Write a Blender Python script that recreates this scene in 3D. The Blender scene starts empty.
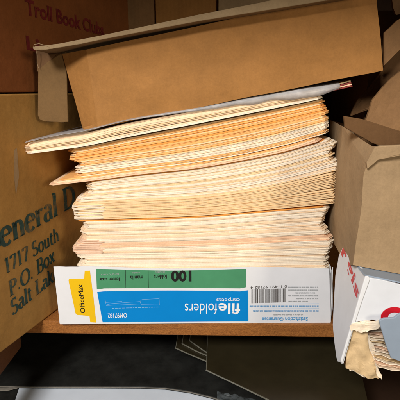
import bpy, bmesh, math, random
from mathutils import Vector, noise
random.seed(11)
S = bpy.context.scene
COL = S.collection
R = math.radians

# ---------------------------------------------------------------- camera
FPX = 440.0
YAW, PIT = R(1.5), R(14.04)
fw = Vector((-math.sin(YAW)*math.cos(PIT), math.cos(YAW)*math.cos(PIT), -math.sin(PIT)))
rt = Vector((math.cos(YAW), math.sin(YAW), 0)); up = rt.cross(fw)
def ray(x, y): return fw + rt*((x-200)/FPX) + up*((200-y)/FPX)
v0 = ray(194.5, 323.5)
CAM = -v0*(0.437/v0.y)
def onY(x, y, Y=0.0):
    v = ray(x, y); return CAM + v*((Y-CAM.y)/v.y)
def onZ(x, y, Z=0.0):
    v = ray(x, y); return CAM + v*((Z-CAM.z)/v.z)
def onP(x, y, o, n):
    v = ray(x, y); return CAM + v*((o-CAM).dot(n)/v.dot(n))
cd = bpy.data.cameras.new('camera'); cam = bpy.data.objects.new('camera', cd); COL.objects.link(cam)
cam.location = CAM
cam.rotation_euler = fw.to_track_quat('-Z', 'Y').to_euler()
cd.sensor_width = 36; cd.lens = 36*FPX/400; cd.clip_start = 0.01; cd.clip_end = 50
S.camera = cam

# ---------------------------------------------------------------- materials
def nodes(name):
    m = bpy.data.materials.new(name); m.use_nodes = True
    nt = m.node_tree; b = nt.nodes['Principled BSDF']
    return m, nt, b
def lnk(nt, a, b): nt.links.new(a, b)
def coords(nt, scale):
    tc = nt.nodes.new('ShaderNodeTexCoord'); mp = nt.nodes.new('ShaderNodeMapping')
    mp.inputs['Scale'].default_value = scale
    lnk(nt, tc.outputs['Object'], mp.inputs['Vector']); return mp.outputs['Vector']
def noisen(nt, vec, scale, detail=6, rough=.6):
    n = nt.nodes.new('ShaderNodeTexNoise'); n.inputs['Scale'].default_value = scale
    n.inputs['Detail'].default_value = detail; n.inputs['Roughness'].default_value = rough
    lnk(nt, vec, n.inputs['Vector']); return n.outputs['Fac']
def ramp(nt, fac, stops):
    r = nt.nodes.new('ShaderNodeValToRGB')
    e = r.color_ramp.elements
    e[0].position, e[0].color = stops[0][0], (*stops[0][1], 1)
    e[1].position, e[1].color = stops[-1][0], (*stops[-1][1], 1)
    for p, c in stops[1:-1]:
        k = e.new(p); k.color = (*c, 1)
    lnk(nt, fac, r.inputs['Fac']); return r.outputs['Color']
def mixc(nt, fac, a, b, mode='MIX'):
    m = nt.nodes.new('ShaderNodeMix'); m.data_type = 'RGBA'; m.blend_type = mode
    if isinstance(fac, float): m.inputs[0].default_value = fac
    else: lnk(nt, fac, m.inputs[0])
    for i, c in ((6, a), (7, b)):
        if isinstance(c, tuple): m.inputs[i].default_value = (*c, 1)
        else: lnk(nt, c, m.inputs[i])
    return m.outputs[2]
def bump(nt, b, h, s=.2, d=.001):
    n = nt.nodes.new('ShaderNodeBump'); n.inputs['Strength'].default_value = s; n.inputs['Distance'].default_value = d
    lnk(nt, h, n.inputs['Height']); lnk(nt, n.outputs['Normal'], b.inputs['Normal'])
def mul(c, k): return tuple(min(1, x*k) for x in c)

def kraft(name, c, rough=.75, var=.22, spec=.25, flute=True):
    m, nt, b = nodes(name)
    v = coords(nt, (1, 1, 1))
    big = noisen(nt, v, 11, 6, .68); fine = noisen(nt, v, 520, 5, .75); fl = noisen(nt, v, 60, 5, .7)
    col = ramp(nt, big, [(.3, mul(c, 1-var)), (.7, mul(c, 1+var))])
    col = mixc(nt, .3, col, ramp(nt, fine, [(.35, mul(c, .65)), (.65, mul(c, 1.3))]))
    col = mixc(nt, .3, col, ramp(nt, fl, [(.3, mul(c, .7)), (.7, mul(c, 1.3))]))
    # sparse scuffs where the liner is rubbed pale
    sc = noisen(nt, coords(nt, (9, 9, 2.5)), 9, 8, .8)
    sr = nt.nodes.new('ShaderNodeMapRange'); sr.inputs[1].default_value = .63; sr.inputs[2].default_value = .74; sr.inputs[4].default_value = .45
    lnk(nt, sc, sr.inputs[0])
    col = mixc(nt, sr.outputs[0], col, mul((c[0]*1.15+.06, c[1]*1.25+.05, c[2]*1.4+.03), 1))
    lnk(nt, col, b.inputs['Base Color'])
    b.inputs['Roughness'].default_value = rough; b.inputs['Specular IOR Level'].default_value = spec
    wv = nt.nodes.new('ShaderNodeTexWave'); wv.inputs['Scale'].default_value = 55; wv.inputs['Distortion'].default_value = 1.2
    wv.inputs['Detail'].default_value = 2; lnk(nt, coords(nt, (1, .2, .05)), wv.inputs['Vector'])
    dn = noisen(nt, v, 16, 4, .6)
    n1 = nt.nodes.new('ShaderNodeBump'); n1.inputs['Strength'].default_value = .3; n1.inputs['Distance'].default_value = .006
    lnk(nt, dn, n1.inputs['Height'])
    n2 = nt.nodes.new('ShaderNodeBump'); n2.inputs['Strength'].default_value = .12 if flute else 0; n2.inputs['Distance'].default_value = .0005
    lnk(nt, wv.outputs['Fac'], n2.inputs['Height']); lnk(nt, n1.outputs['Normal'], n2.inputs['Normal'])
    n3 = nt.nodes.new('ShaderNodeBump'); n3.inputs['Strength'].default_value = .3; n3.inputs['Distance'].default_value = .0004
    lnk(nt, fine, n3.inputs['Height']); lnk(nt, n2.outputs['Normal'], n3.inputs['Normal'])
    lnk(nt, n3.outputs['Normal'], b.inputs['Normal'])
    return m
def plain(name, c, rough=.5, spec=.4, var=.08, ns=30, bs=.1, alpha=1.0, trans=0.0):
    m, nt, b = nodes(name)
    v = coords(nt, (1, 1, 1)); n = noisen(nt, v, ns, 6, .65)
    lnk(nt, ramp(nt, n, [(.3, mul(c, 1-var)), (.7, mul(c, 1+var))]), b.inputs['Base Color'])
    b.inputs['Roughness'].default_value = rough; b.inputs['Specular IOR Level'].default_value = spec
    b.inputs['Alpha'].default_value = alpha; b.inputs['Transmission Weight'].default_value = trans
    if bs: bump(nt, b, noisen(nt, v, 350, 3), bs, .0003)
    return m
def inkm(name, c, board):
    m, nt, b = nodes(name)
    n = noisen(nt, coords(nt, (1, 1, 1)), 190, 7, .8); n2 = noisen(nt, coords(nt, (1, 1, 1)), 26, 4, .6)
    a = nt.nodes.new('ShaderNodeMath'); a.operation = 'ADD'; lnk(nt, n, a.inputs[0]); lnk(nt, n2, a.inputs[1])
    lnk(nt, ramp(nt, mrange(nt, a.outputs[0], .8, 1.25), [(0, c), (.45, mul(c, 1.6)), (1, tuple(.6*y+.4*x for x, y in zip(c, board)))]), b.inputs['Base Color'])
    b.inputs['Roughness'].default_value = .7; return m
def mrange(nt, v, a, b_):
    r = nt.nodes.new('ShaderNodeMapRange'); r.inputs[1].default_value = a; r.inputs[2].default_value = b_
    lnk(nt, v, r.inputs[0]); return r.outputs[0]
def paper(name, c, c2, tr=.0):
    # folder stock: colour drifts per folder and along the edge, slightly fibrous
    m, nt, b = nodes(name)
    oi = nt.nodes.new('ShaderNodeObjectInfo')
    n = noisen(nt, coords(nt, (1, 1, 5)), 45, 5, .65); f = noisen(nt, coords(nt, (1, 1, 1)), 600, 3, .7)
    base = ramp(nt, oi.outputs['Random'], [(0, c), (1, c2)])
    col = mixc(nt, n, base, ramp(nt, n, [(.3, mul(c, .8)), (.7, mul(c2, 1.12))]))
    col = mixc(nt, .22, col, ramp(nt, f, [(.35, mul(c, .7)), (.65, mul(c2, 1.2))]))
    lnk(nt, col, b.inputs['Base Color'])
    b.inputs['Roughness'].default_value = .8; b.inputs['Specular IOR Level'].default_value = .15
    bump(nt, b, f, .3, .0003)
    return m
def wood(name, dark, light):
    m, nt, b = nodes(name)
    g = noisen(nt, coords(nt, (14, 90, 90)), 7, 8, .7); g2 = noisen(nt, coords(nt, (5, 30, 30)), 5, 4, .6)
    p = noisen(nt, coords(nt, (60, 160, 160)), 9, 5, .7)
    col = ramp(nt, g, [(.32, dark), (.52, mul(light, .8)), (.7, light)])
    col = mixc(nt, .45, col, ramp(nt, g2, [(.35, mul(dark, 1.2)), (.65, mul(light, 1.15))]))
    col = mixc(nt, .5, col, ramp(nt, p, [(.38, mul(dark, .8)), (.6, mul(light, 1.2))]))
    lnk(nt, col, b.inputs['Base Color']); b.inputs['Roughness'].default_value = .42
    b.inputs['Specular IOR Level'].default_value = .4
    bump(nt, b, p, .2, .0005)
    return m

M = dict(
    kraft=kraft('kraft_board', (.33, .155, .042), var=.12),
    kraft_l=kraft('kraft_board_address', (.42, .225, .06)),
    kraft_red=kraft('kraft_board_reddish', (.23, .075, .02)),
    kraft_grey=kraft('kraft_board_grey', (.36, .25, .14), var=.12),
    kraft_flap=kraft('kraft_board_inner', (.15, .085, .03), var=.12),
    kraft_edge=kraft('kraft_board_edge', (.28, .20, .11), var=.15),
    kraft_dk=kraft('kraft_board_dark', (.12, .06, .022)),  # dark tone also holds the shade of flaps and cartons in shadow
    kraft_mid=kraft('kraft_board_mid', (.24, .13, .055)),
    kraft_torn=kraft('kraft_board_torn', (.62, .46, .26), var=.3),
    white=plain('coated_white_board', (.76, .79, .83), .35, .5, .03, 40, .05),
    white2=plain('white_carton_board', (.70, .74, .80), .5, .4, .05, 40, .08),
    bluegrey=plain('blue_grey_board', (.27, .34, .43), .5, .4, .07),
    green=plain('green_print', (.075, .29, .15), .25, .5, .1, 25, 0),
    blue=plain('blue_print', (.002, .235, .66), .25, .5, .04, 25, 0),
    yellow=plain('yellow_print', (.82, .52, .01), .33, .5, .04, 25, 0),
    black=plain('black_print', (.012, .012, .012), .5, .4, .1, 25, 0),
    pale=plain('pale_blue_print', (.25, .5, .78), .4, .4, .02, 25, 0),
    whitep=plain('white_print', (.82, .85, .88), .4, .4, .02, 25, 0),
    greyp=plain('grey_print', (.33, .36, .38), .4, .4, .05, 25, 0),
    greyd=plain('dark_grey_print', (.09, .085, .08), .4, .4, .05, 25, 0),
    bluep=plain('blue_text_print', (.1, .33, .62), .4, .4, .05, 25, 0),
    ink=inkm('stamped_ink', (.010, .040, .036), (.36, .2, .06)),
    redink=inkm('dark_red_ink', (.11, .008, .008), (.18, .06, .02)),
    red=plain('red_print', (.55, .008, .02), .4, .4, .06, 60, 0),
    dullred=plain('dull_red_cover', (.22, .03, .025), .5, .4, .3, 90, .1),
    wood=wood('shelf_veneer', (.15, .05, .012), (.37, .15, .038)),
    wood_dk=wood('dark_veneer', (.06, .022, .008), (.15, .06, .022)),
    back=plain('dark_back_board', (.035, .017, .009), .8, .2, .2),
    blackfold=plain('black_folder', (.014, .015, .014), .5, .35, .5, 40, .3),
    plastic=plain('smoky_plastic', (.024, .020, .010), .3, .5, .25, 18, .05),
    plastic_edge=plain('plastic_edge', (.16, .16, .13), .3, .5, .2, 60, .05),
    greyedge=plain('grey_card_edge', (.16, .15, .13), .6, .3, .3, 70, .2),
    sheet=plain('white_sheet', (.62, .70, .80), .55, .4, .05, 20, .1),
    sleeve=plain('frosted_sleeve', (.56, .56, .57), .32, .5, .25, 90, .2, alpha=.5),
    wrap=plain('clear_wrap', (.25, .3, .33), .12, .7, .6, 60, 0, alpha=.18),
    f_pale=paper('folder_pale', (.90, .74, .55), (.94, .83, .69)),
    f_cream=paper('folder_cream', (.90, .64, .40), (.93, .73, .52)),
    f_white=paper('folder_white', (.91, .77, .60), (.94, .84, .70)),
    f_yellow=paper('folder_yellow', (.88, .62, .34), (.91, .70, .43)),
    f_orange=paper('folder_orange', (.88, .42, .12), (.92, .54, .22)),
    f_stain=paper('folder_tab_stained', (.84, .56, .38), (.90, .68, .52)),
    f_deep=paper('folder_deep_orange', (.80, .32, .06), (.86, .40, .10)),
    f_pink=paper('folder_pink', (.84, .50, .30), (.88, .62, .42)),
)
# barcode etc. reuse black; corner sheen on tape
M['tape'] = plain('packing_tape', (.42, .23, .075), .3, .5, .12, 60, .05)

# ---------------------------------------------------------------- helpers
def tag(o, label=None, cat=None, group=None, kind=None):
    if label: o['label'] = label
    if cat: o['category'] = cat
    if group: o['group'] = group
    if kind: o['kind'] = kind
    return o
def empty(name, loc, label, cat, group=None):
    o = bpy.data.objects.new(name, None); o.empty_display_size = .02; COL.objects.link(o); o.location = loc
    return tag(o, label, cat, group)
class MB:
    def __init__(s): s.bm = bmesh.new()
    def face(s, pts, mi=0):
        vs = [s.bm.verts.new(p) for p in pts]
        f = s.bm.faces.new(vs); f.material_index = mi; return s
    def prism(s, pts, d, nseg=1):
        """polygon + extrusion vector d"""
        d = Vector(d); a = [s.bm.verts.new(p) for p in pts]; b = [s.bm.verts.new(Vector(p)+d) for p in pts]
        s.bm.faces.new(a); s.bm.faces.new(b[::-1]); n = len(a)
        for i in range(n): s.bm.faces.new((a[i], b[i], b[(i+1) % n], a[(i+1) % n]))
        return s
    def hexa(s, f4, b4):
        a = [s.bm.verts.new(p) for p in f4]; b = [s.bm.verts.new(p) for p in b4]
        s.bm.faces.new(a); s.bm.faces.new(b[::-1])
        for i in range(4): s.bm.faces.new((a[i], b[i], b[(i+1) % 4], a[(i+1) % 4]))
        return s
    def box(s, x0, x1, y0, y1, z0, z1):
        return s.hexa([(x0, y0, z0), (x1, y0, z0), (x1, y0, z1), (x0, y0, z1)], [(x0, y1, z0), (x1, y1, z0), (x1, y1, z1), (x0, y1, z1)])
    def build(s, name, mat, parent=None, bevel=0, smooth=False, sub=0, wob=0, wsc=20):
        bm = s.bm
        if sub: 
            bmesh.ops.triangulate(bm, faces=[f for f in bm.faces if len(f.verts) > 4])
            bmesh.ops.subdivide_edges(bm, edges=bm.edges[:], cuts=sub, use_grid_fill=True)
        if wob:
            for v in bm.verts:
                v.co += noise.noise_vector(v.co*wsc)*wob
        bmesh.ops.recalc_face_normals(bm, faces=bm.faces[:])
        me = bpy.data.meshes.new(name)
        loc = Vector((0, 0, 0))
        if parent is not None: loc = parent.location if parent.parent is None else parent.matrix_world.translation
        if parent is not None:
            off = Vector(parent.get('_o', (0, 0, 0)))
        else:
            off = sum((v.co for v in bm.verts), Vector())/max(1, len(bm.verts)); off.z = min(v.co.z for v in bm.verts)
        for v in bm.verts: v.co -= off
        bm.to_mesh(me); bm.free()
        o = bpy.data.objects.new(name, me); COL.objects.link(o)
        me.materials.append(mat)
        if parent is not None: o.parent = parent; o['_o'] = tuple(off)
        else: o.location = off; o['_o'] = tuple(off)
        if bevel:
            b = o.modifiers.new('bevel', 'BEVEL'); b.width = bevel; b.segments = 2; b.limit_method = 'ANGLE'
        if smooth:
            for p in me.polygons: p.use_smooth = True
        return o
def root(name, loc, label, cat, group=None):
    o = empty(name, loc, label, cat, group); o['_o'] = tuple(loc); return o

# ---------------------------------------------------------------- lettering
def text_mesh(txt, size=1.0, offset=0.0):
    """builtin font -> (verts, faces, width), flat in xy"""
    c = bpy.data.curves.new('t', 'FONT'); c.body = txt; c.size = size; c.offset = offset; c.resolution_u = 3
    o = bpy.data.objects.new('t', c); COL.objects.link(o)
    bpy.context.view_layer.update()
    me = bpy.data.meshes.new_from_object(o.evaluated_get(bpy.context.evaluated_depsgraph_get()))
    vs = [v.co.copy() for v in me.vertices]; fs = [tuple(p.vertices) for p in me.polygons]
    bpy.data.objects.remove(o); bpy.data.curves.remove(c); bpy.data.meshes.remove(me)
    return vs, fs
def put_text(txt, mat, parent, org, ex, ey, width, height, offset=0.012, name='lettering', cap=.70, bold=0):
    """text with baseline start org, along ex to given width, cap height along ey"""
    vs, fs = text_mesh(txt, 1.0, offset)
    x0 = min(v.x for v in vs); x1 = max(v.x for v in vs)
    sx = width/(x1-x0); sy = height/cap
    n = ex.cross(ey).normalized()
    mb = MB()
    nn = ex.cross(ey).normalized(); nn = nn if nn.dot(CAM-org) > 0 else -nn
    for q in range(3 if bold else 1):      # heavier print: the strokes laid down again a hair to the side
        sh_ = ex*(q*bold) + nn*(q*.00004)
        bv = [mb.bm.verts.new(org + ex*((v.x-x0)*sx) + ey*(v.y*sy) + sh_) for v in vs]
        for f in fs:
            try: mb.bm.faces.new([bv[i] for i in f])
            except ValueError: pass
    bmesh.ops.triangulate(mb.bm, faces=mb.bm.faces[:])
    return mb.build(name, mat, parent)

# serif glyphs drawn with a broad pen (thick uprights, thin horizontals)
def arc(cx, cy, rx, ry, a0, a1, n=14):
    return [(cx+rx*math.cos(R(a0+(a1-a0)*i/n)), cy+ry*math.sin(R(a0+(a1-a0)*i/n))) for i in range(n+1)]
def sf(x, y, w=.13): return ('s', x-w, x+w, y)
GL = {
 'G': (.72, [arc(.38, .35, .31, .35, 50, 330, 20), [(.65, .06), (.65, .30)], sf(.62, .31, .11), [(.62, .50), (.62, .68)]]),
 'e': (.46, [[(.06, .27), (.38, .27)], arc(.23, .235, .18, .24, 8, 318, 18)]),
 'n': (.54, [[(.12, 0), (.12, .46)], arc(.26, .33, .13, .13, 175, 10, 8)+[(.41, .30), (.41, 0)], sf(.12, 0, .1), sf(.41, 0, .1), ('s', .02, .12, .45)]),
 'r': (.38, [[(.12, 0), (.12, .46)], arc(.27, .33, .13, .12, 170, 50, 8), sf(.12, 0, .1), ('s', .02, .12, .45)]),
 'a': (.46, [arc(.22, .34, .13, .13, 160, 20, 8)+[(.35, .34), (.35, .05), (.43, .02)], arc(.22, .13, .15, .13, 70, 300, 12)]),
 'l': (.26, [[(.13, 0), (.13, .72)], sf(.13, 0, .1), ('s', .03, .13, .71)]),
 'D': (.72, [[(.16, 0), (.16, .7)], arc(.26, .35, .38, .335, 88, -88, 16), ('s', .04, .3, .68), ('s', .04, .3, 0)]),
 '1': (.44, [[(.22, 0), (.22, .68)], [(.1, .58), (.2, .67)], sf(.22, 0, .11)]),
 '7': (.48, [[(.06, .66), (.42, .66)], [(.42, .66), (.2, 0)], [(.07, .66), (.06, .55)]]),
 'S': (.54, [arc(.27, .52, .18, .17, 40, 250, 12)+arc(.26, .18, .2, .18, 70, -150, 12)]),
 'o': (.5, [arc(.25, .235, .19, .235, 0, 360, 20)]),
 'u': (.54, [[(.12, .46), (.12, .14)]+arc(.25, .14, .13, .13, 180, 330, 8), [(.41, .46), (.41, 0)], ('s', .02, .12, .45), ('s', .31, .41, .45), ('s', .41, .51, 0)]),
 't': (.34, [[(.14, .62), (.14, .1)]+arc(.22, .1, .08, .09, 180, 320, 6), [(.03, .45), (.3, .45)]]),
 'h': (.54, [[(.12, 0), (.12, .7)], arc(.26, .33, .13, .13, 175, 10, 8)+[(.41, .30), (.41, 0)], sf(.12, 0, .1), sf(.41, 0, .1), ('s', .02, .12, .7)]),
 'P': (.6, [[(.16, 0), (.16, .7)], arc(.3, .51, .22, .17, 90, -90, 12), ('s', .04, .3, .68), ('s', .16, .3, .34), sf(.16, 0, .12)]),
 'O': (.74, [arc(.37, .35, .31, .34, 0, 360, 24)]),
 'B': (.62, [[(.16, 0), (.16, .7)], arc(.32, .52, .18, .16, 90, -90, 10), arc(.32, .18, .23, .18, 90, -90, 10), ('s', .04, .32, .68), ('s', .16, .32, .36), ('s', .04, .32, 0)]),
 'x': (.5, [[(.08, .46), (.42, 0)], [(.4, .46), (.09, 0)], sf(.1, 0, .08), sf(.4, 0, .08), sf(.1, .45, .08), sf(.4, .45, .08)]),
 'L': (.6, [[(.16, 0), (.16, .7)], ('s', .04, .54, 0), ('s', .04, .28, .68), [(.53, .0), (.54, .18)]]),
 'k': (.54, [[(.12, 0), (.12, .7)], [(.14, .2), (.4, .45)], [(.22, .27), (.43, 0)], sf(.12, 0, .1), sf(.43, 0, .1), sf(.4, .45, .09), ('s', .02, .12, .7)]),
 '.': (.26, [('s', .07, .17, .03)]),
 ' ': (.28, []),
}
def serif_text(txt, i0, i1, p0, p1, height, mat, parent, out, upv=Vector((0, 0, 1))):
    """glyph i0's left side sits at p0 and glyph i1's right side at p1; height = cap height"""
    xs = [0]
    for ch in txt: xs.append(xs[-1]+GL[ch][0])
    k = (p1-p0).length/(xs[i1+1]-xs[i0]); ex = (p1-p0).normalized(); sy = height/.7
    mb = MB()
    def W(x, y): return p0 + ex*((x-xs[i0])*k) + upv*(y*sy) + out
    for ch, x0 in zip(txt, xs):
        for st in GL[ch][1]:
            if st[0] == 's':
                h = .045 if ch != '.' else .1
                mb.face([W(x0+st[1], st[3]-.005), W(x0+st[2], st[3]-.005), W(x0+st[2], st[3]+h-.005), W(x0+st[1], st[3]+h-.005)]); continue
            L, Rr = [], []
            for j, (x, y) in enumerate(st):
                a = st[max(0, j-1)]; b = st[min(len(st)-1, j+1)]
                dx, dy = b[0]-a[0], b[1]-a[1]; l = math.hypot(dx, dy) or 1; dx /= l; dy /= l
                w = .03 + .05*abs(dy)**1.3
                L.append(W(x0+x-dy*w, y+dx*w)); Rr.append(W(x0+x+dy*w, y-dx*w))
            for j in range(len(L)-1): mb.face([L[j], L[j+1], Rr[j+1], Rr[j]])
    return mb.build('lettering', mat, parent)

# ================================================================ SETTING: shelf
XL = onY(21, 336, 0).x
mb = MB(); mb.box(XL-.25, .40, .0015, .32, -.0155, 0)
sh = mb.build('shelf', M['wood'], None, bevel=.0008); tag(sh, kind='structure')
mb = MB(); mb.box(XL-.018, XL, -.26, -.001, -.031, -.0008)
rl = mb.build('shelf_rail', M['wood_dk'], None, bevel=.0008)
tag(rl, 'dark wooden rail running forward below the cardboard box with the printed address', 'rail')
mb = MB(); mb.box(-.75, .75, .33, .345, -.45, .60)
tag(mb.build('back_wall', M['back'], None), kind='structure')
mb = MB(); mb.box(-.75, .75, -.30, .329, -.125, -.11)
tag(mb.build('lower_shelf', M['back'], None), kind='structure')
mb = MB(); mb.box(-.60, .60, -.205, .32, .405, .425)
tag(mb.build('upper_shade_shelf', M['wood_dk'], None), kind='structure')  # unseen shelf, brought forward to shade the upper boxes

# ================================================================ FILE FOLDER BOX
FL, FR = onZ(60, 324.2), onZ(330.5, 322.6)
bx = (FR-FL).normalized(); bn = Vector((bx.y, -bx.x, 0)); bd = -bn      # bn faces the camera
BW = (FR-FL).length
def onF(x, y, o=0.0): return onP(x, y, FL+bn*o, bn)
folder_box = root('folder_box', (FL+FR)/2+bd*.12, 'white, blue and green printed carton upside down on the shelf, full of folders', 'box')
TL, TR = onF(53.5, 267), onF(329.3, 268.5)
# front panel: wavy torn top edge
mb = MB(); N = 46; tops = []; T = .0008
for i in range(N+1):
    t = i/N; b = FL.lerp(FR, t); tp = TL.lerp(TR, t)
    tp.z += .0012*math.sin(t*9+1.0)*(1 if .1 < t < .95 else .3) + .0005*noise.noise(Vector((t*30, 0, 0)))
    bow = bn*(-.0012*math.sin(math.pi*t)); tops.append((b, tp))
pv = []
for b, tp in tops:
    pv.append([mb.bm.verts.new(q) for q in (b, b.lerp(tp, .5), tp, tp+bd*T, b.lerp(tp, .5)+bd*T, b+bd*T)])
for i in range(N):
    for j in range(6): mb.bm.faces.new((pv[i][j], pv[i+1][j], pv[i+1][(j+1) % 6], pv[i][(j+1) % 6]))
mb.bm.faces.new(pv[0]); mb.bm.faces.new(pv[-1][::-1])
fp = mb.build('front_panel', M['white'], folder_box)
BD = .24
h = Vector((0, 0, .066))
for nm, a, flare in (('side_panel', FL, TL-FL-h), ('side_panel', FR, TR-FR-h)):
    mb = MB(); s_ = 1 if a is FR else -1
    w = bx*(.0008*s_)
    mb.hexa([a+bd*.0012, a+bd*.0012+w, a+h+bd*.0012+w+flare*.4, a+h+bd*.0012+flare*.4], [a+bd*.03, a+bd*.03+w, a+h*.35+bd*.03+w, a+h*.35+bd*.03])
    mb.hexa([a+bd*.03, a+bd*.03+w, a+h*.35+bd*.03+w, a+h*.35+bd*.03], [a+bd*BD, a+bd*BD+w, a+h*.35+bd*BD+w, a+h*.35+bd*BD])
    mb.build(nm, M['white'], folder_box)
mb = MB(); mb.hexa([FL+bd*BD, FR+bd*BD, FR+bd*BD+h, FL+bd*BD+h], [FL+bd*(BD+.001), FR+bd*(BD+.001), FR+bd*(BD+.001)+h, FL+bd*(BD+.001)+h])
mb.build('back_panel', M['white'], folder_box)
mb = MB(); z1 = Vector((0, 0, .001)); z0 = Vector((0, 0, .0001))
mb.hexa([FL+bd*.001+z0, FR+bd*.001+z0, FR+bd*.001+z1, FL+bd*.001+z1], [FL+bd*BD+z0, FR+bd*BD+z0, FR+bd*BD+z1, FL+bd*BD+z1])
mb.build('base_panel', M['white'], folder_box)
# loose right-hand flap edge standing off the side
mb = MB(); q = [onF(331.5, 268), onF(334, 290), onF(333.5, 312), onF(331.6, 322)]
q = [p+bd*.006 for p in q]
for i in range(3): mb.prism([q[i], q[i+1], q[i+1]+bd*.03, q[i]+bd*.03], bx*.0008)
mb.build('loose_flap', M['white'], folder_box)

def patch(name, mat, pts, o, parent=fp):
    mb = MB(); mb.face([onF(x, y, o) for x, y in pts]); return mb.build(name, mat, parent)
def wav(x): return 1.05*math.sin((x-60)/270*9+1.0)*-1.0
gr_top = [(x, 269.6+wav(x)*.9) for x in range(96, 247, 6)]
grn = patch('green_band', M['green'], gr_top+[(246, 287.2)]+[(x, 288.5-.6*math.sin((x-96)/50)) for x in range(240, 96, -8)]+[(96.8, 289.4)], .0002)
blu = patch('blue_band', M['blue'], [(97.2, 292)]+[(x, 291.5-1.0*math.sin((x-96)/48)) for x in range(104, 247, 8)]+[(247.8, 290.3), (248.4, 321.4), (102.6, 322.3)], .0002)
yel = patch('yellow_tab', M['yellow'], [(68.4, 279.9), (69.4, 279), (83.6, 278.5), (84.2, 277.5), (84.7, 270.8), (89.9, 270.6), (93.5, 298), (96.2, 322.6), (90.3, 322.2), (89.4, 316), (77, 314.9), (75.6, 313.6)], .0002)
def ftext(txt, mat, par, x_right, y_base, x_left, y_cap, yb2=None, off=.012, o=.0004, bold=0):
    """upside-down writing: starts at the right, reads leftwards, caps point down"""
    p0 = onF(x_right, y_base, o); p1 = onF(x_left, yb2 if yb2 else y_base, o); c = onF(x_right, y_cap, o)
    ex = (p1-p0).normalized(); ey = Vector((0, 0, -1))
    return put_text(txt, mat, par, p0, ex, ey, (p1-p0).length, (p0-c).length, off, bold=bold)
ftext('file', M['whitep'], blu, 240.3, 303.6, 218.5, 314.2, 303.4, .018)
ftext('folders', M['whitep'], blu, 217.2, 303.4, 184.8, 314.0, 303.6, -.004)
ftext('carpetas', M['whitep'], blu, 239.8, 298.6, 216.5, 302.2, 298.6, 0)
ftext('OM97182', M['whitep'], blu, 127, 313.2, 108, 317.6, 313.6, 0, bold=.00012)
ftext('100', M['black'], grn, 191.4, 271.0, 171, 281.2, 271.2, .04)
ftext('folders', M['black'], grn, 167, 274.6, 154, 278.8, 274.8, .02)
ftext('carpetas', M['greyp'], grn, 165, 271.2, 155.6, 273.2, 271.3, 0)
ftext('manila', M['black'], grn, 143, 275.6, 130, 279.4, 275.8, .02)
ftext('manila', M['greyp'], grn, 141, 272.2, 132, 274, 272.3, 0)
ftext('letter size', M['black'], grn, 119.5, 277.6, 100, 281, 278.2, .02)
ftext('tamaño carta', M['greyp'], grn, 119, 273.4, 101, 275.4, 274, 0)
# upright word on the yellow tab reads upwards
p0 = onF(85.2, 312.8, .0004); p1 = onF(82.2, 284.4, .0004); ex = (p1-p0).normalized(); ey = bn.cross(ex).normalized()
put_text('OfficeMax', M['black'], yel, p0, ex, ey, (p1-p0).length, .0052, 0, bold=.00012)
def bar(mb, x0, y0, x1, y1, w, o):
    a, b = onF(x0, y0, o), onF(x1, y1, o); e = (b-a).normalized(); t = bn.cross(e).normalized()*(w/2)
    mb.face([a-t, b-t, b+t, a+t])
mb = MB(); bar(mb, 125.4, 270, 125.8, 288, .0003, .0004); bar(mb, 148.2, 270, 148.5, 288, .0003, .0004)
mb.build('divider_lines', M['black'], grn)
# outline drawing of an open folder on the blue band
mb = MB()
for a in [(105, 299, 106, 304), (106, 304, 140, 301.5), (106, 302.4, 122, 301.4), (140, 301.5, 142, 299.6), (142, 299.6, 159, 298.6), (159, 295.5, 159.4, 305), (141, 304.6, 159.4, 305), (140, 301.5, 141.4, 304.8), (106, 304, 112, 305.4), (106, 305.6, 139, 304)]:
    bar(mb, *a, .00028, .0004)
x = 112
random.seed(5)
while x < 158:
    w = random.uniform(1, 3.2); bar(mb, x, 308.4-(x-112)*.03, x+w, 308.4-(x+w-112)*.03, .0006, .0004); x += w+.8
mb.build('folder_drawing', M['pale'], blu)
# barcode + small print
mb = MB(); x = 251.5
while x < 286:
    w = random.choice([.28, .28, .45, .7, .95]); y0 = 289.5-(x-251)*.035
    mb.face([onF(x, y0+13.8, .0003), onF(x+w, y0+13.8, .0003), onF(x+w, y0, .0003), onF(x, y0, .0003)]); x += w+random.choice([.35, .5, .8])
mb.build('barcode', M['greyd'], fp)
ftext('0 11491 97182 4', M['greyd'], fp, 287, 285.0, 250.6, 287.6, 286.4, .0)
def ticks(mb, x, y, w, hgt, o=.0003):
    e = x-w
    while x > e:
        a = random.uniform(.22, .42); t = random.choice((1, 1, .75, .6))
        mb.face([onF(x-a, y+hgt*t*.5, o), onF(x, y+hgt*t*.5, o), onF(x, y-hgt*.5, o), onF(x-a, y-hgt*.5, o)]); x -= a+random.uniform(.1, .22)
mb = MB()
for k, y in enumerate([287.2, 290.2, 293, 295.8, 298.6, 301.4]):
    x = 318 - (0, 0, 3, 0, 0, 10)[k]
    xe = (289.5, 288.6, 296, 288.6, 298, 289)[k]
    while x > xe:
        w = random.uniform(.7, 3.4); ticks(mb, x, y, w, 1.3); x -= w+.7
mb.build('small_print', M['greyp'], fp)
mb = MB()
for y, xa, xe in ((306.4, 318.5, 252.5), (311, 318.5, 253)):
    x = xa
    while x > xe:
        w = random.uniform(.8, 3.8); ticks(mb, x, y, w, 1.6); x -= w+.7
mb.build('small_print', M['bluep'], fp)
mb = MB(); x = 303
while x > 273:
    w = random.uniform(.8, 3.4); ticks(mb, x, 314.8, w, 1.2); x -= w+.7
mb.build('small_print', M['greyp'], fp)
mb = MB(); bar(mb, 253, 308.7, 319, 308.5, .0002, .0003); bar(mb, 253, 303.9, 319, 303.5, .0002, .0003)
mb.build('printed_rules', M['pale'], fp)
ftext('Satisfaction Guarantee', M['bluep'], fp, 308, 317.2, 262, 320.8, 317.4, .02, .0003)

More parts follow.
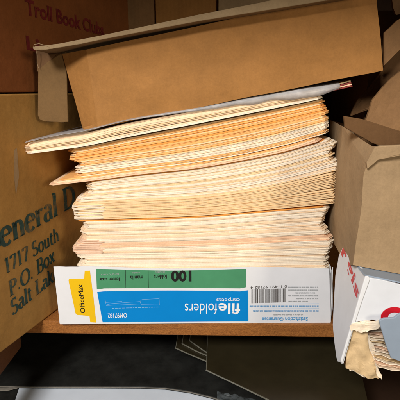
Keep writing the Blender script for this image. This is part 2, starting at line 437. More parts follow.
# ================================================================ FOLDERS
def curve(pts, shift=0):
    """pixel polyline -> function s -> z on the front plane; s along box front"""
    w = [onF(x, y) for x, y in pts]; a = [((p-FL).dot(bx), p.z) for p in w]
    def f(s):
        if s <= a[0][0]: i = 0
        elif s >= a[-1][0]: i = len(a)-2
        else:
            i = max(k for k in range(len(a)-1) if a[k][0] <= s)
        # smooth (catmull) interpolation
        p0 = a[max(0, i-1)]; p1 = a[i]; p2 = a[i+1]; p3 = a[min(len(a)-1, i+2)]
        t = (s-p1[0])/(p2[0]-p1[0])
        if t < 0 or t > 1: return p1[1]+(p2[1]-p1[1])*t
        m1 = (p2[1]-p0[1])/(p2[0]-p0[0])*(p2[0]-p1[0]) if p2[0] != p0[0] else p2[1]-p1[1]
        m2 = (p3[1]-p1[1])/(p3[0]-p1[0])*(p2[0]-p1[0]) if p3[0] != p1[0] else p2[1]-p1[1]
        return (2*t**3-3*t*t+1)*p1[1]+(t**3-2*t*t+t)*m1+(-2*t**3+3*t*t)*p2[1]+(t**3-t*t)*m2
    return f
def sx(x, y): return (onF(x, y)-FL).dot(bx)
B = [curve(p) for p in (
    [(60, 273), (130, 272.6), (230, 272), (335, 271)],
    [(75, 222), (130, 220.5), (205, 217.5), (270, 212), (325, 207.5)],
    [(70, 204), (130, 201), (200, 197), (270, 187), (338, 171)],
    [(80, 184), (130, 177), (200, 169), (280, 154), (328, 140)],
    [(60, 170), (130, 161), (200, 151), (270, 137), (325, 123)],
    [(20, 155), (45, 152.5), (60, 150.5), (85, 147), (130, 137.5), (200, 124), (270, 110), (325, 98.5)],
    [(20, 144), (60, 135), (85, 131), (130, 120), (200, 108), (270, 95), (333, 85)],
)]
DEPTH = .235
def leaf(mb, zf, s0, s1, y0, th, tabs, seed, depth=DEPTH, wavy=.0004):
    """one sheet of card; tabs = function s -> how much the front edge comes forward"""
    n = 34; rc = .006; rows = []
    for i in range(n+1):
        t = i/n
        t = t if 0 < i < n else t
        # denser at the ends for the rounded corners
        tt = .5-.5*math.cos(math.pi*t); tt = .35*tt+.65*t
        s = s0+(s1-s0)*tt
        e = min(s-s0, s1-s)
        cor = rc-math.sqrt(max(0, rc*rc-(rc-min(rc, e))**2)) if e < rc else 0
        yy = y0+cor-tabs(s)+noise.noise(Vector((s*55, seed*3.1, 1)))*.0003
        z = zf(s)+noise.noise(Vector((s*22, seed*7.7, 4)))*wavy*.5
        base = FL+bx*s+Vector((0, 0, z-FL.z))
        a = base+bd*yy; b = base+bd*depth
        u_ = Vector((0, 0, th))
        rows.append([mb.bm.verts.new(p) for p in (a, a+u_, b+u_, b)])
    for i in range(n):
        for j in range(4): mb.bm.faces.new((rows[i][j], rows[i+1][j], rows[i+1][(j+1) % 4], rows[i][(j+1) % 4]))
    mb.bm.faces.new(rows[0]); mb.bm.faces.new(rows[-1][::-1])
def zero(s): return 0
cnt = 0
def folder(zf, xl, xr, ymid, mat, label, group, pitch, y0=.004, tab=None, seed=0, stain=0):
    s0, s1 = sx(xl, ymid), sx(xr, ymid)
    tb = tab or zero
    mb = MB()
    th = pitch*random.uniform(.475, .497)
    leaf(mb, lambda s: zf(s), s0, s1, y0, th, tb, seed)
    d2 = random.uniform(-.0022, .0022)
    leaf(mb, lambda s: zf(s)+pitch*.495, s0+abs(d2), s1-random.uniform(0, .003), y0+random.uniform(0, .0006), th, zero if tab and random.random() < .3 else tb, seed+.37)
    # spine joining both leaves at the back
    a = FL+bx*s0+bd*(DEPTH-.0006); b = FL+bx*s1+bd*(DEPTH-.0006)
    o = mb.build('file_folder', mat)
    if stain:
        mb = MB(); off = Vector(o['_o'])
        leaf(mb, lambda s: zf(s)-.0001, s0-.0005, stain+random.uniform(-.004, .003), y0-.0009-.0002*random.random(), pitch*.6, zero, seed+.6, depth=.010)
        mb.build('index_tab', M['f_pale' if mat is M['f_yellow'] else 'f_stain'], o)
    return tag(o, label, 'file folder', group)
random.seed(21)
def band(i0, zlo, zhi, n, mats, xl, xr, label, group, y0=(.0037, .0046), tab=None, jl=3.5, jr=2.5, f0=0., f1=1.):
    cl = 0; cr = 0
    ws = [random.choice((.7, .85, 1, 1, 1.2, 1.5)) for k in range(n)]; tot = sum(ws)
    for k in range(n):
        fr = f0+(f1-f0)*sum(ws[:k])/tot; df = (f1-f0)*ws[k]/tot*random.choice((1, 1, 1, 1, .99, .99, .9))
        zmid = zlo(.15)*(1-fr)+zhi(.15)*fr
        pitch = (zhi(.15)-zlo(.15))*df
        zf = lambda s, fr=fr: zlo(s)*(1-fr)+zhi(s)*fr
        # neighbours drift together, so ends look like runs of folders, not noise
        cl = (cl*.7+random.uniform(-1, 1)*.7 if random.random() > .12 else random.uniform(-1.3, 1.3)); cr = (cr*.7+random.uniform(-1, 1)*.7 if random.random() > .12 else random.uniform(-1.3, 1.3))
        a = xl(fr)+cl*jl; b = xr(fr)+cr*jr
        m = mats(fr)
        # pixel row at which the s-range is measured
        folder(zf, a, b, ypix(zmid), M[m], label, group, pitch, random.uniform(*y0), tab, seed=i0*100+k, stain=SL if i0 == 1 and .36 < fr < .62 else (S2 if i0 == 2 and fr < .85 and k % 3 else 0))
def ypix(z):   # row of height z on the front plane at its middle
    p = FL+bx*.15; p = Vector((p.x, p.y, z)); v = p-CAM
    return 200-FPX*v.dot(up)/v.dot(fw)
def pick(*a): return random.choice(a)
lerp = lambda a, b, t: a+(b-a)*t
def xl1(f):
    return 78 - 8*math.exp(-((f-.45)/.12)**2) + 2*f
def xr1(f): return lerp(331, 329, f)+6*math.exp(-((f-.42)/.12)**2) - 3*math.exp(-((f-.72)/.06)**2)
SL = sx(105, 245); S2 = sx(106, 205)
band(1, B[0], B[1], 42, lambda f: 'f_pink' if (.46 < f < .60 and random.random() < .35) else pick('f_pale', 'f_white', 'f_pale', 'f_cream') if f < .9 else pick('f_pale', 'f_cream', 'f_orange'), xl1, xr1,
     'pale cream file folder in the bottom layer, just above the printed carton front', 'pale folders at the bottom of the pile')
folder(lambda s: B[1](s)-.0006, 74, 328, 216, M['f_deep'], 'deep orange file folder, thin line between pale bottom layer and yellow layer', None, .0012, .0035, seed=900)
band(2, B[1], B[2], 17, lambda f: 'f_yellow', lambda f: 71, lambda f: 338, 'yellow manila file folder in the flat, even layer at mid height of the pile', 'yellow folders at mid height of the pile',
     y0=(.0035, .0042), tab=lambda s: .0008 if s > S2+.002 else 0, jl=1.2, jr=.8, f0=.07)
band(3, B[2], B[3], 21, lambda f: pick('f_cream', 'f_pale', 'f_white', 'f_yellow') if f < .72 else pick('f_cream', 'f_cream', 'f_yellow', 'f_pale'), lambda f: lerp(77, 88, f)-3*math.sin(f*9), lambda f: lerp(339, 331, f)+3*math.sin(f*10),
     'cream file folder curving up to the right, in the mixed layer above the yellow one', 'mixed cream folders above the yellow layer', jl=3.5, jr=3)
folder(lambda s: B[3](s)-.0004, 84, 326, 165, M['f_deep'], 'deep orange file folder showing as a thin line below the bright orange layers', None, .0011, .004, seed=901)
# two folders that stick out to the left
for k, (xl_, dz) in enumerate(((46, .0012), (50, .0029), (56, .0046))):
    folder(lambda s, dz=dz: B[3](s)+dz+.0022*max(0, min(1, (.05-s)/.09)), xl_, 322-3*k, 172, M[('f_pink', 'f_cream', 'f_orange')[k]],
           'creased file folder sticking out to the left, below the orange layer', 'folders sticking out at the left', .0015, .001+.001*k, seed=910+k)
band(4, B[3], B[4], 13, lambda f: pick('f_orange', 'f_cream', 'f_yellow', 'f_orange', 'f_white') if f < .6 else pick('f_white', 'f_cream', 'f_pale'), lambda f: lerp(78, 72, f), lambda f: lerp(326, 331, f),
     'orange-tinted file folder in the layer of alternating pale and orange edges', 'pale and orange folders of the upper pile', jl=5, jr=3, f0=.36)
band(5, B[4], B[5], 19, lambda f: pick('f_orange', 'f_orange', 'f_cream', 'f_yellow') if f < .3 else pick('f_orange', 'f_orange', 'f_orange', 'f_deep', 'f_yellow'), lambda f: lerp(76, 61, f), lambda f: lerp(330, 322, f),
     'bright orange manila file folder just under the topmost loose bundle', 'orange folders near the top of the pile', jl=3.5, jr=2.5, f1=.97)
band(6, B[5], B[6], 8, lambda f: pick('f_cream', 'f_yellow', 'f_cream', 'f_white'), lambda f: 24-3*math.sin(f*3.1), lambda f: lerp(322, 318, f),
     'cream file folder in the topmost bundle that droops out to the left', 'folders of the drooping top bundle', y0=(-.004, -.001), jl=1.5, jr=4, f0=.06, f1=.86)

# frosted sleeve lying over the top bundle, its front lip widening to the right
mb = MB(); rows = []; n = 60
top = B[6]
for i in range(n+1):
    t = i/n; xp = 24+t*(336-24); s = sx(xp, 110)
    lip = (.5+10.5*max(0, (t-.25)/.75)**1.6)*.00098*(1-.55*max(0, (t-.93)/.07))
    lip *= 1+.4*noise.noise(Vector((t*17, 2, 0)))
    z = top(s)+.0006; wob = noise.noise(Vector((t*13, 0, 3)))*.0022
    base = FL+bx*s; base.z = 0
    y = -.006+wob
    pts = [base+bd*(y+.001)+Vector((0, 0, z-lip)), base+bd*(y-.0006)+Vector((0, 0, z-lip*.5)), base+bd*(y+.0008)+Vector((0, 0, z)),
           base+bd*(y+.004)+Vector((0, 0, z+.0008)), base+bd*.18+Vector((0, 0, z+.0012))]
    rows.append([mb.bm.verts.new(p) for p in pts])
for i in range(n):
    for j in range(4): mb.bm.faces.new((rows[i][j], rows[i+1][j], rows[i+1][j+1], rows[i][j+1]))
sl = mb.build('plastic_sleeve', M['sleeve'], None, smooth=True)
md = sl.modifiers.new('t', 'SOLIDIFY'); md.thickness = .0003
tag(sl, 'frosted white plastic sleeve lying over the topmost folders, under the brown carton', 'sleeve')

# ================================================================ TOP CARTON
Y0 = -.004
tc = root('open_carton', onY(225, 100, .09), 'brown open-ended cardboard carton lying tilted on top of the folder pile', 'box')
def bandgrid(rows_, th, name, mat, par, wob=0, bev=0):
    """board given as columns of (top px, bottom px, depth) joined side by side"""
    mb = MB(); bm = mb.bm; cols = []
    for (xt, yt, xb, yb, Y) in rows_:
        a = onY(xt, yt, Y); b = onY(xb, yb, Y); c = []
        for k in range(9):
            p = a.lerp(b, k/8); c.append(p)
        cols.append(([bm.verts.new(p) for p in c], [bm.verts.new(p+Vector((0, th, 0))) for p in c]))
    for (f0_, b0_), (f1_, b1_) in zip(cols, cols[1:]):
        for k in range(8):
            bm.faces.new((f0_[k], f0_[k+1], f1_[k+1], f1_[k])); bm.faces.new((b0_[k], b1_[k], b1_[k+1], b0_[k+1]))
        bm.faces.new((f0_[0], f1_[0], b1_[0], b0_[0])); bm.faces.new((f0_[8], b0_[8], b1_[8], f1_[8]))
    for f_, b_ in (cols[0], cols[-1]):
        for k in range(8): bm.faces.new((f_[k], b_[k], b_[k+1], f_[k+1]))
    if wob:
        for v in bm.verts: v.co.y += noise.noise(Vector((v.co.x*22, 0, v.co.z*26)))*wob
    return mb.build(name, mat, par, bevel=bev)
cl_ = [(62, 54, 83, 130.3, Y0+.014), (70, 52.5, 87, 129.6, Y0+.009), (80, 50.5, 93, 128.4, Y0+.003)]
for x in range(98, 383, 12):
    t = (x-96)/(383-96); xt = 84+t*(376-84)
    yt = 50+(xt-84)*(-14-50)/(376-84)+1.2*math.sin(t*math.pi)
    cl_.append((xt, yt, x, 130.3-(x-83)*59.8/300+.35*math.sin(x*.07), Y0))
cl_.append((376, -14, 383, 70.5, Y0))
fpn = bandgrid(cl_, .003, 'front_panel', M['kraft'], tc, wob=.0022)
def behind(p, y): return Vector((p.x, y, p.z))
A1, A2 = onY(83, 130.3, Y0), onY(383, 70.5, Y0)           # bottom edge
U1, U2 = onY(62, 52, Y0), onY(378, -16, Y0)               # top edge
def board(name, a, b, y0, y1, off, mat, par=tc, th=.003, extra=Vector((0, 0, 0))):
    mb = MB(); n = (b-a).normalized(); nn = Vector((-n.z, 0, n.x))*off
    f = [Vector((a.x, y0, a.z)), Vector((b.x, y0, b.z)), Vector((b.x, y0, b.z))+nn*th, Vector((a.x, y0, a.z))+nn*th]
    k = [p+Vector((0, y1-y0, 0))+extra for p in f]
    mb.hexa(f, k); return mb.build(name, mat, par, bevel=.0005)
board('bottom_panel', A1, A2, Y0+.0032, .19, 1, M['kraft'])
board('end_panel', A2+Vector((-.004, 0, .004)), U2+Vector((-.004, 0, -.004)), Y0+.0032, .19, 1, M['kraft'])
board('rear_panel', A1+Vector((.002, 0, .004)), A2+Vector((-.006, 0, .004)), .1905, .1935, 24, M['kraft'])
# top panel with its lip coming forward over the front
YT = -.02
top_f = [onY(x, y, YT) for x, y in ((34, 50.3), (45, 50), (60, 47.6), (80, 44.2), (100, 40), (150, 30.3), (200, 21), (250, 13), (330, 0), (400, -12), (400, -28), (300, -6), (262, 2), (250, 4.5), (200, 14.2), (150, 25), (100, 35.6), (60, 43.4), (45, 45.4), (36, 46), (32.4, 47.4))]
mb = MB(); mb.prism(top_f, (0, .21, .0))
mb.build('top_panel', M['kraft_edge'], tc, bevel=.0006)
# end flap at left, hanging below the top panel, folded outwards
YS = .012
fl = [(38, 70), (47, 62), (60, 54), (66, 52), (68, 122), (62, 122.5), (44, 121.5), (39.5, 119.5), (37.6, 115)]
mb = MB(); mb.prism([onY(x, y, YS) for x, y in fl], (.0, .003, 0)); sf_ = mb.build('end_flap', M['kraft_flap'], tc, bevel=.0006, )
mb = MB(); q = [onY(36.5, 50, YS+.004), onY(37, 72, YS), onY(47, 64, YS), onY(60, 56, YS), onY(64, 48, YS+.004)]
mb.prism(q, (0, .0025, 0)); mb.build('flap_top_shade', M['kraft_dk'], sf_)  # dark board put where shade falls above the end flap
# torn paper fibre loop at the corner
mb = MB(); pts = [onY(x, y, YT-.0003) for x, y in ((33, 47), (34.5, 44.4), (39, 43.6), (44, 45), (50, 47.5), (55, 48))]
for a, b in zip(pts, pts[1:]):
    t = Vector((0, 0, .00022)); mb.prism([a-t, b-t, b+t, a+t], (0, .0003, 0))
pts = [onY(x, y, YS-.004) for x, y in ((36, 50), (37.4, 56), (37, 63), (38.6, 68))]
for a, b in zip(pts, pts[1:]):
    t = Vector((.00022, 0, 0)); mb.prism([a-t, b-t, b+t, a+t], (0, .0003, 0))
mb.build('torn_fibre', M['kraft_edge'], tc)

# red booklet sticking out below the carton at the right
bk = root('booklet', onY(342, 90, .01), 'small red and yellow booklet sticking out right under the brown carton', 'booklet')
for k, (ya, c) in enumerate(((80.2, 'kraft_torn'), (82.0, 'dullred'), (83.6, 'f_pink'), (85.2, 'dullred'))):
    mb = MB(); mb.prism([onY(326, ya+6.3, .003), onY(350.5+.6*k%2, ya, .003), onY(351+.6*k%2, ya+1.3, .003), onY(326, ya+7.6, .003)], (.0, .09, 0))
    mb.build(('page_block', 'cover')[k % 2], M[c], bk, bevel=.0003)

# ================================================================ LEFT BOXES
A = onZ(60, 308); Bp = onZ(0, 354)
ld = (A-Bp).normalized(); ln = Vector((ld.y, -ld.x, 0)); lo = Bp.copy()     # ln faces right/front
if ln.x < 0: ln = -ln
def onL(x, y, o=.0): return onP(x, y, lo+ln*o, ln)
near = Bp-ld*.03; far = onL(130, 40); far.z = 0
zt = onL(10, 93).z
print('LEFT', Bp, far, zt)
gb = root('address_box', (near+far)/2-ln*.1+Vector((0, 0, 0)), 'large brown cardboard box at the left with a printed street address on its side', 'box')
W = -ln*.22
mb = MB(); e = Vector((0, 0, .0006))
farg = far
mb.hexa([near+e, farg+e, farg+Vector((0, 0, zt-.0008)), near+Vector((0, 0, zt-.0008))], [near+W+e, farg+W+e, farg+W+Vector((0, 0, zt-.0008)), near+W+Vector((0, 0, zt-.0008))])
gbb = mb.build('box_body', M['kraft_l'], gb, bevel=.0015)
o3 = ln*.0004
def sline(txt, i0, i1, a, b, hpx):
    p0, p1 = onL(*a), onL(*b); hh = (onL(a[0], a[1]-hpx)-p0).length
    serif_text(txt, i0, i1, p0, p1, hh, M['ink'], gbb, o3)
sline('General D', 1, 6, (1, 248), (58, 215), 27)
sline('1717 South', 0, 7, (5, 274.5), (50, 246), 16)
sline('P.O. Box', 0, 6, (9.5, 297.5), (49.5, 265), 16)
sline('Salt Lake', 0, 6, (11.5, 316), (48, 286), 16)
# faint pale scuffs of old tape on the side
mb = MB(); mb.face([onL(x, y, .0002) for x, y in ((14, 150), (17, 148), (19, 176), (16, 196), (14.5, 180))]); mb.build('scuff', M['kraft_grey'], gbb)

tb = root('book_club_box', (near+far)/2-ln*.1+Vector((0, 0, zt+.0008)), 'dark reddish-brown cardboard box with red print, stacked on the address box at the left', 'box')
mb = MB(); z0 = Vector((0, 0, zt+.0006)); z1 = Vector((0, 0, .404))
inn = -ln*.001
mb.hexa([near+z0+inn, far+z0+inn, far+z1+inn, near+z1+inn], [near+W+z0, far+W+z0, far+W+z1, near+W+z1])
tbb = mb.build('box_body', M['kraft_red'], tb, bevel=.0015)
def tline(txt, a, b, hpx, off=.03):
    p0, p1 = onL(a[0], a[1], -.0004), onL(b[0], b[1], -.0004); hh = (onL(a[0], a[1]-hpx, -.0004)-p0).length
    put_text(txt, M['redink'], tbb, p0, (p1-p0).normalized(), Vector((0, 0, 1)), (p1-p0).length, hh, off)
tline('Troll Book Clubs', (26, 14), (104, 35.5), 15)
tline('Li', (27, 49), (40, 52), 13)

# ================================================================ REAR BOXES (seen above the carton)
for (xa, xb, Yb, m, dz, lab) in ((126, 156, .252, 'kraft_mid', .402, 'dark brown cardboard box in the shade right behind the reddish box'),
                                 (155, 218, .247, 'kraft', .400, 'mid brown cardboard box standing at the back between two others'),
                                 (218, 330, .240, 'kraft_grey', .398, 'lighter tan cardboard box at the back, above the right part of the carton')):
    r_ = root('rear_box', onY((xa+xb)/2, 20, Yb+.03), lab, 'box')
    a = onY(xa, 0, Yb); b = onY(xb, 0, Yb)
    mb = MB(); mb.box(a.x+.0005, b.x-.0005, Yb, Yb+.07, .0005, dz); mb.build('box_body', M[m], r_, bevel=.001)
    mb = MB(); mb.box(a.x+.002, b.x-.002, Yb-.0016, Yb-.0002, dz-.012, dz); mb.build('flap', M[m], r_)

# ================================================================ RIGHT TAN CARTON
YR = -.085
rc = root('tan_carton', onY(400, 272, YR+.05), 'tan cardboard box with creased corner at the right, resting on the white carton', 'box')
e0, e1, e2, e3 = onY(352.6, 265.5, YR-.002), onY(361.5, 205, YR-.001), onY(364.5, 176, YR), onY(374.5, 147.5, YR)
e25 = onY(368, 164, YR)
r0, r3 = onY(470, 286, YR+.01), onY(470, 156, YR+.01)
g0, g1, g3 = onY(347, 265, -.045), onY(336.8, 215, -.012), onY(342, 126, .0)
mb = MB(); bm = mb.bm
def V(p): return bm.verts.new(p)
E0, E1, E2, E25, E3, R0, R3, G0, G1, G3 = map(V, (e0, e1, e2, e25, e3, r0, r3, g0, g1, g3))
back = .09
R0b, R3b, G0b, G3b = V((r0.x, back, r0.z)), V((r3.x, back, r3.z)), V((g0.x+.01, back, g0.z)), V((g3.x+.012, back, g3.z))
H1, H2 = V(onY(470, 215, YR+.008)), V(onY(470, 180, YR+.009))
bm.faces.new((E0, R0, H1, E1)); bm.faces.new((E1, H1, H2, E2)); bm.faces.new((E2, H2, R3, E25)); bm.faces.new((E25, R3, E3))
bm.faces.new((E0, E1, G1, G0)); bm.faces.new((E1, E2, G1)); bm.faces.new((E2, E25, G3, G1)); bm.faces.new((E25, E3, G3))
bm.faces.new((G0, G1, G0b)); bm.faces.new((G1, G3, G3b, G0b)); bm.faces.new((E0, G0, G0b, R0b, R0)); bm.faces.new((R0b, R3b, R3, H2, H1, R0)); bm.faces.new((G0b, G3b, R3b, R0b))
tcb = mb.build('box_body', M['kraft_grey'], rc, sub=5, wob=.0016, wsc=28)
# crease lips at the corner and open flaps on top
mb = MB(); mb.prism([onY(x, y, YR-.004) for x, y in ((374.5, 147), (370.5, 155), (366.5, 163), (367.6, 169), (378, 160), (400, 154), (470, 150), (470, 143), (385, 145.5))], (0, .004, 0))
mb.build('creased_rim', M['kraft_grey'], rc, sub=2, wob=.0012, wsc=60, bevel=.0004)
mb = MB(); mb.prism([onY(x, y, YR+.03) for x, y in ((344, 116), (362, 119), (400, 131), (450, 139), (450, 156), (384, 147), (372, 143), (345, 127.5))], (0, .003, 0))
mb.build('inner_flap', M['kraft_dk'], rc, bevel=.0005)  # flap in shadow, the shade put into its darker board colour

# crumpled carton behind it, its shade put into darker board colours
dc = root('crumpled_carton', onY(385, 140, .03), 'shaded brown carton with bent open flaps behind the tan box at the far right', 'box')
def flap(pts, Y, m, par, th=.003, wob=.003):
    mb = MB(); mb.prism([onY(x, y, Y) for x, y in pts], (0, th, 0)); return mb.build('flap', M[m], par, sub=3, wob=wob, wsc=25)
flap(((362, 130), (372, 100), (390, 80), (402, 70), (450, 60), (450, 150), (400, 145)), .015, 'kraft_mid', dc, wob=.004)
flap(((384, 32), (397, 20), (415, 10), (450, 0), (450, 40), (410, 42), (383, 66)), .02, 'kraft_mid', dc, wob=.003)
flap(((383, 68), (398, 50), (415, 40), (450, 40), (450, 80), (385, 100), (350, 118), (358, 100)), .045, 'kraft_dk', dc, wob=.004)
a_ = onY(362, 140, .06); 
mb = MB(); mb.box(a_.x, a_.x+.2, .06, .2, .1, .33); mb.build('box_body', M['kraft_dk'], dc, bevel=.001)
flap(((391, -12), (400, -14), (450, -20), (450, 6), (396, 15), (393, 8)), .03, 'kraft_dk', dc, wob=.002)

# ================================================================ WHITE CARTON (right, torn)
YW = -.105
wc = root('white_carton', onY(380, 330, YW+.04), 'torn white carton with red print at the lower right, hanging over the shelf end', 'box')
c0, c1 = onY(341.5, 363, YW), onY(366.5, 277, YW)
# left face
_a, _b, _c = onY(366, 277, YW), onY(341.5, 363, YW), onY(334, 300, YW+.06)
nW = (_b-_a).cross(_c-_a).normalized()
if nW.dot(CAM-_a) < 0: nW = -nW
def LW(x, y, o=0): return onP(x, y, _a+nW*o, nW)
lf = [(366.4, 277), (359, 266), (352, 256), (343, 247), (338.8, 256), (335.5, 275), (334, 300), (332.8, 325), (334.5, 343), (336.6, 358), (337.8, 361.5), (339.2, 359.5), (341.2, 363.4)]
mb = MB(); mb.prism([LW(x, y) for x, y in lf], -nW*.0018)
lfo = mb.build('left_panel', M['white2'], wc)
# front face with torn lower edge
ff = [(367.5, 277.5), (380, 279.5), (400, 284.5), (470, 300), (470, 345), (402, 330), (392, 322), (384, 319.5), (378, 321.5), (372, 319.8), (366, 322.4), (360, 321.2), (353.5, 323.5)]
mb = MB(); mb.prism([onY(x, y, YW-.0005) for x, y in ff], (0, .0022, 0)); wfp = mb.build('front_panel', M['white2'], wc, bevel=.0004)
# rolled corner edge
mb = MB(); prev = None; ed = [(365.2, 276.6), (368.6, 276.2), (370.3, 279), (362, 302), (353.5, 328), (346, 352), (342.5, 364), (340.6, 361)]
mb.prism([onY(x, y, YW-.0022) for x, y in ed], (0, .0018, 0)); mb.build('corner_edge', M['white'], wc, bevel=.0006)
# top face strip, shade on white board put into blue grey; body behind
mb = MB(); mb.hexa([onY(364, 275.5, YW+.001), onY(470, 298, YW+.001), onY(470, 296.5, YW+.001), onY(365, 274.5, YW+.001)],
                   [onY(343, 249, YW+.075), onY(470, 277, YW+.075), onY(470, 275.5, YW+.075), onY(344, 248, YW+.075)])
mb.build('top_panel', M['bluegrey'], wc)
# red marks
def ring(cx, cy, r0, r1, a0, a1, n=18, sq=1.0):
    return [(cx+r0*math.cos(R(a0+(a1-a0)*i/n)), cy-sq*r0*math.sin(R(a0+(a1-a0)*i/n))) for i in range(n+1)], [(cx+r1*math.cos(R(a0+(a1-a0)*i/n)), cy-sq*r1*math.sin(R(a0+(a1-a0)*i/n))) for i in range(n+1)]
mb = MB(); a, b = ring(394.5, 317.5, 6.6, 13.8, 30, 225, 24, .76)
for i in range(len(a)-1): mb.face([onY(*a[i], YW-.0008), onY(*a[i+1], YW-.0008), onY(*b[i+1], YW-.0008), onY(*b[i], YW-.0008)])
mb.build('red_lettering', M['red'], wfp)
def wtext(txt, a, b, hgt, off):
    p0, p1 = LW(*a, .0004), LW(*b, .0004); ex = (p1-p0).normalized(); ey = nW.cross(ex).normalized()
    put_text(txt, M['red'], lfo, p0, ex, ey, (p1-p0).length, hgt, off, name='red_lettering')
wtext('gis', (346.5, 264), (356.5, 299), .0095, .02)
wtext('r', (341, 253), (344.5, 262), .010, .05)
# torn brown inner board with ragged edge
random.seed(8)
def ragged(pts, amp=.7, n=5):
    out = []
    for (x0, y0), (x1, y1) in zip(pts, pts[1:]+pts[:1]):
        for k in range(n):
            t = k/n; out.append((lerp(x0, x1, t)+random.uniform(-amp, amp), lerp(y0, y1, t)+random.uniform(-amp, amp)))
    return out
mb = MB(); mb.prism([onY(x, y, YW+.004) for x, y in ragged([(352, 329), (366, 331), (371, 350), (374, 368), (379, 380), (366, 378), (346, 368), (349, 345)], .8)], (0, .0012, 0))
mb.build('torn_board', M['kraft_torn'], wc, sub=7, wob=.0022, wsc=110)
for q_, (dx, dy, m_) in enumerate(((1.2, 1.5, 'f_pale'), (-1.0, -1.0, 'kraft_grey'))):
    mb = MB(); mb.prism([onY(x+dx, y+dy, YW+.0065+.0015*q_) for x, y in ragged([(353, 330), (366, 332), (372, 350), (376, 366), (381, 377), (364, 376), (347, 366), (350, 345)], 1.4, 8)], (0, .0006, 0))
    mb.build('torn_liner', M[m_], wc, sub=3, wob=.0018, wsc=90)
mb = MB(); mb.prism([onY(x, y, YW-.003) for x, y in ragged([(351, 324.5), (364, 321.5), (378, 320), (380, 327), (370, 331), (362, 332), (351, 330)], 1.0, 7)], (0, .0009, 0))
mb.build('torn_edge', M['f_pale'], wc, sub=4, wob=.0016, wsc=140)
# dark side strip of the inner board
mb = MB(); mb.prism([onY(x, y, YW+.006) for x, y in ((352, 327), (354, 329), (348, 366), (343.5, 364))], (0, .002, 0)); mb.build('inner_wall', M['kraft_dk'], wc)
# sheaf of crumpled brown paper inside
random.seed(4)
for k in range(13):
    mb = MB(); nx, ny = 22, 4; g = []
    xa, ya = 367+k*.9, 329+k*3.1
    for i in range(nx+1):
        t = i/nx; rr = []
        px = xa+t*46; py = ya+t*8+7*t*t*(k/13)+1.1*noise.noise(Vector((t*5, k*1.7, 0)))
        for j_ in range(ny+1):
            q = onY(px+j_*.3, py+j_*1.1, YW+.012-.0011*k)
            q = q+Vector((0, j_*.006-.0012*math.sin(t*7+k*.6), 0))+noise.noise_vector(Vector((t*7, j_*1, k*3.3)))*.0007
            rr.append(mb.bm.verts.new(q))
        g.append(rr)
    for i in range(nx):
        for j_ in range(ny): mb.bm.faces.new((g[i][j_], g[i+1][j_], g[i+1][j_+1], g[i][j_+1]))
    o = mb.build('crumpled_paper', M[('f_white', 'f_stain', 'f_pale', 'f_pale', 'kraft_torn')[k % 5]], wc)
    md = o.modifiers.new('t', 'SOLIDIFY'); md.thickness = .0005
mb = MB(); mb.prism([onY(x, y, YW-.012) for x, y in ((379, 321), (384, 318.5), (394, 318), (401, 313), (470, 330), (470, 372), (401, 362), (391, 358), (386, 345))], (0, .002, 0))
mb.build('blue_flap', M['bluegrey'], wc, bevel=.0005)

# ================================================================ LOWER COMPARTMENT
ZB = -.082
bf = root('black_folder', onZ(100, 370, ZB)+Vector((0, .1, 0)), 'black folder with thin grey edge lying in the dark space under the shelf', 'folder')
fe = [(-60, 383), (0, 385.5), (40, 386), (100, 386), (140, 386.2), (165, 387.2), (190, 391), (212, 396.5), (240, 405), (300, 425)]
pts = [onZ(x, y, ZB) for x, y in fe]
pts = pts+[Vector((pts[-1].x, .25, ZB)), Vector((pts[0].x, .25, ZB))]
mb = MB(); mb.prism(pts, (0, 0, -.0008)); mb.build('cover', M['blackfold'], bf)
pts2 = [Vector((p.x, p.y+.0004 if p.y < .2 else p.y, p.z-.0012)) for p in pts]
mb = MB(); mb.prism([p+Vector((0, -.0006, 0)) for p in pts2], (0, 0, -.0009)); mb.build('card_insert', M['greyedge'], bf)
mb = MB(); mb.prism([p+Vector((0, .0008, -.0012)) for p in pts2], (0, 0, -.0018)); mb.build('cover', M['blackfold'], bf)
# white sheet below
ZS = ZB-.0050
wp = [(20, 385), (14.5, 402), (6, 430), (260, 430), (252, 407), (215, 390), (140, 380)]
mb = MB(); mb.prism([onZ(x, y, ZS) for x, y in wp], (0, 0, -.0012))
wpo = mb.build('white_sheet', M['sheet'], None, bevel=.0003); tag(wpo, 'white sheet of paper poking out under the black folder at the bottom', 'paper')
mb = MB(); mb.prism([onZ(x, y, ZS-.0016) for x, y in ((-40, 380), (-50, 440), (300, 440), (300, 400), (200, 380))], (0, 0, -.021))
tag(mb.build('document_box', M['blackfold'], None, bevel=.001), 'dark flat document box under the white sheet at the bottom edge', 'box')
mb = MB(); mb.prism([onZ(x, y, ZB-.0036) for x, y in ((-30, 385.5), (-30, 390.5), (8, 390), (18, 387.5), (30, 386))], (0, 0, -.001))
tag(mb.build('card_strip', M['greyedge'], None), 'pale grey card strip poking out at the bottom left corner', 'card')
# smoky plastic sheets
def pl(name, zz, edge, label, m='plastic', th=.0009):
    r_ = root(name, onZ(edge[0][0]+30, edge[0][1], zz)+Vector((0, .06, 0)), label, 'plastic folder')
    p = [onZ(x, y, zz) for x, y in edge]
    back_l = Vector((p[0].x+.002, .2, zz)); back_r = Vector((p[-1].x+.06, .2, zz))
    mb = MB(); mb.prism([back_l]+p+[back_r], (0, 0, -th)); mb.build('sheet', M[m], r_)
    mb = MB()
    q_ = [back_l]+p
    for a, b in zip(q_, q_[1:]):
        e_ = (b-a).normalized(); t = Vector((0, 0, 1)).cross(e_).normalized()*.00045
        if t.y > 0 and t.x > 0: t = -t
        mb.prism([a+Vector((0, 0, .0002)), b+Vector((0, 0, .0002)), b+t*1.5+Vector((0, 0, .0002)), a+t*1.5+Vector((0, 0, .0002))], (0, 0, -th-.0004))
    mb.build('sheet_edge', M['plastic_edge'], r_)
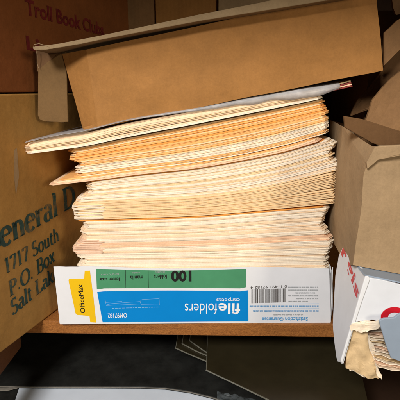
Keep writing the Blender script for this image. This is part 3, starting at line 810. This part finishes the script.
pl('plastic_folder', -.052, [(206, 369.5), (240, 385.5), (290, 410), (380, 455)], 'large smoky olive plastic folder lying at an angle under the shelf')
pl('plastic_folder', -.058, [(175.5, 347.5), (190, 354), (212, 363), (260, 385)], 'smoky plastic folder whose corner sticks out furthest left under the shelf')
pl('plastic_folder', -.0565, [(182, 343), (196, 350.5), (230, 365)], 'smoky plastic folder second from the left among those tucked under the shelf')
pl('plastic_folder', -.055, [(189.5, 340), (205, 351), (260, 378)], 'smoky plastic folder sandwiched between two others, its corner tucked up near the shelf edge')
# crumpled clear wrapper
mb = MB(); bmesh.ops.create_grid(mb.bm, x_segments=26, y_segments=14, size=.5)
a_ = onZ(238, 400.5, ZB+.001)
for v in mb.bm.verts:
    x, y = v.co.x*.05, v.co.y*.012
    z = abs(noise.noise(Vector((x*110, y*160, 3))))*.005
    v.co = Vector((a_.x+x+.002, a_.y+y-x*.25, a_.z+z))
o = mb.build('plastic_wrapper', M['wrap'], None); tag(o, 'crumpled clear plastic wrapper catching light at the bottom edge beside the olive folder', 'wrapper')

# ================================================================ LIGHT
w = bpy.data.worlds.new('World'); S.world = w; w.use_nodes = True
w.node_tree.nodes['Background'].inputs['Color'].default_value = (1.0, .80, .60, 1)
w.node_tree.nodes['Background'].inputs['Strength'].default_value = .065
def area(name, loc, tgt, size, power, color):
    l = bpy.data.lights.new(name, 'AREA'); l.energy = power; l.size = size; l.color = color
    o = bpy.data.objects.new(name, l); COL.objects.link(o); o.location = loc
    o.rotation_euler = (Vector(tgt)-Vector(loc)).to_track_quat('-Z', 'Y').to_euler(); return o
area('ceiling_lamp', (-.42, -1.15, .92), (0, 0, .12), .30, 25, (1, .93, .87))
area('fill_light', (.80, -1.15, .42), (-.05, 0, .12), .26, 6, (1, .86, .66))  # added warm fill lamp, no real source, brightens the left boxes

S.view_settings.view_transform = 'Standard'; S.view_settings.look = 'None'; S.view_settings.gamma = 1
S.view_settings.exposure = 0
S.render.engine = 'CYCLES'
for o in bpy.data.objects:
    if '_o' in o: del o['_o']
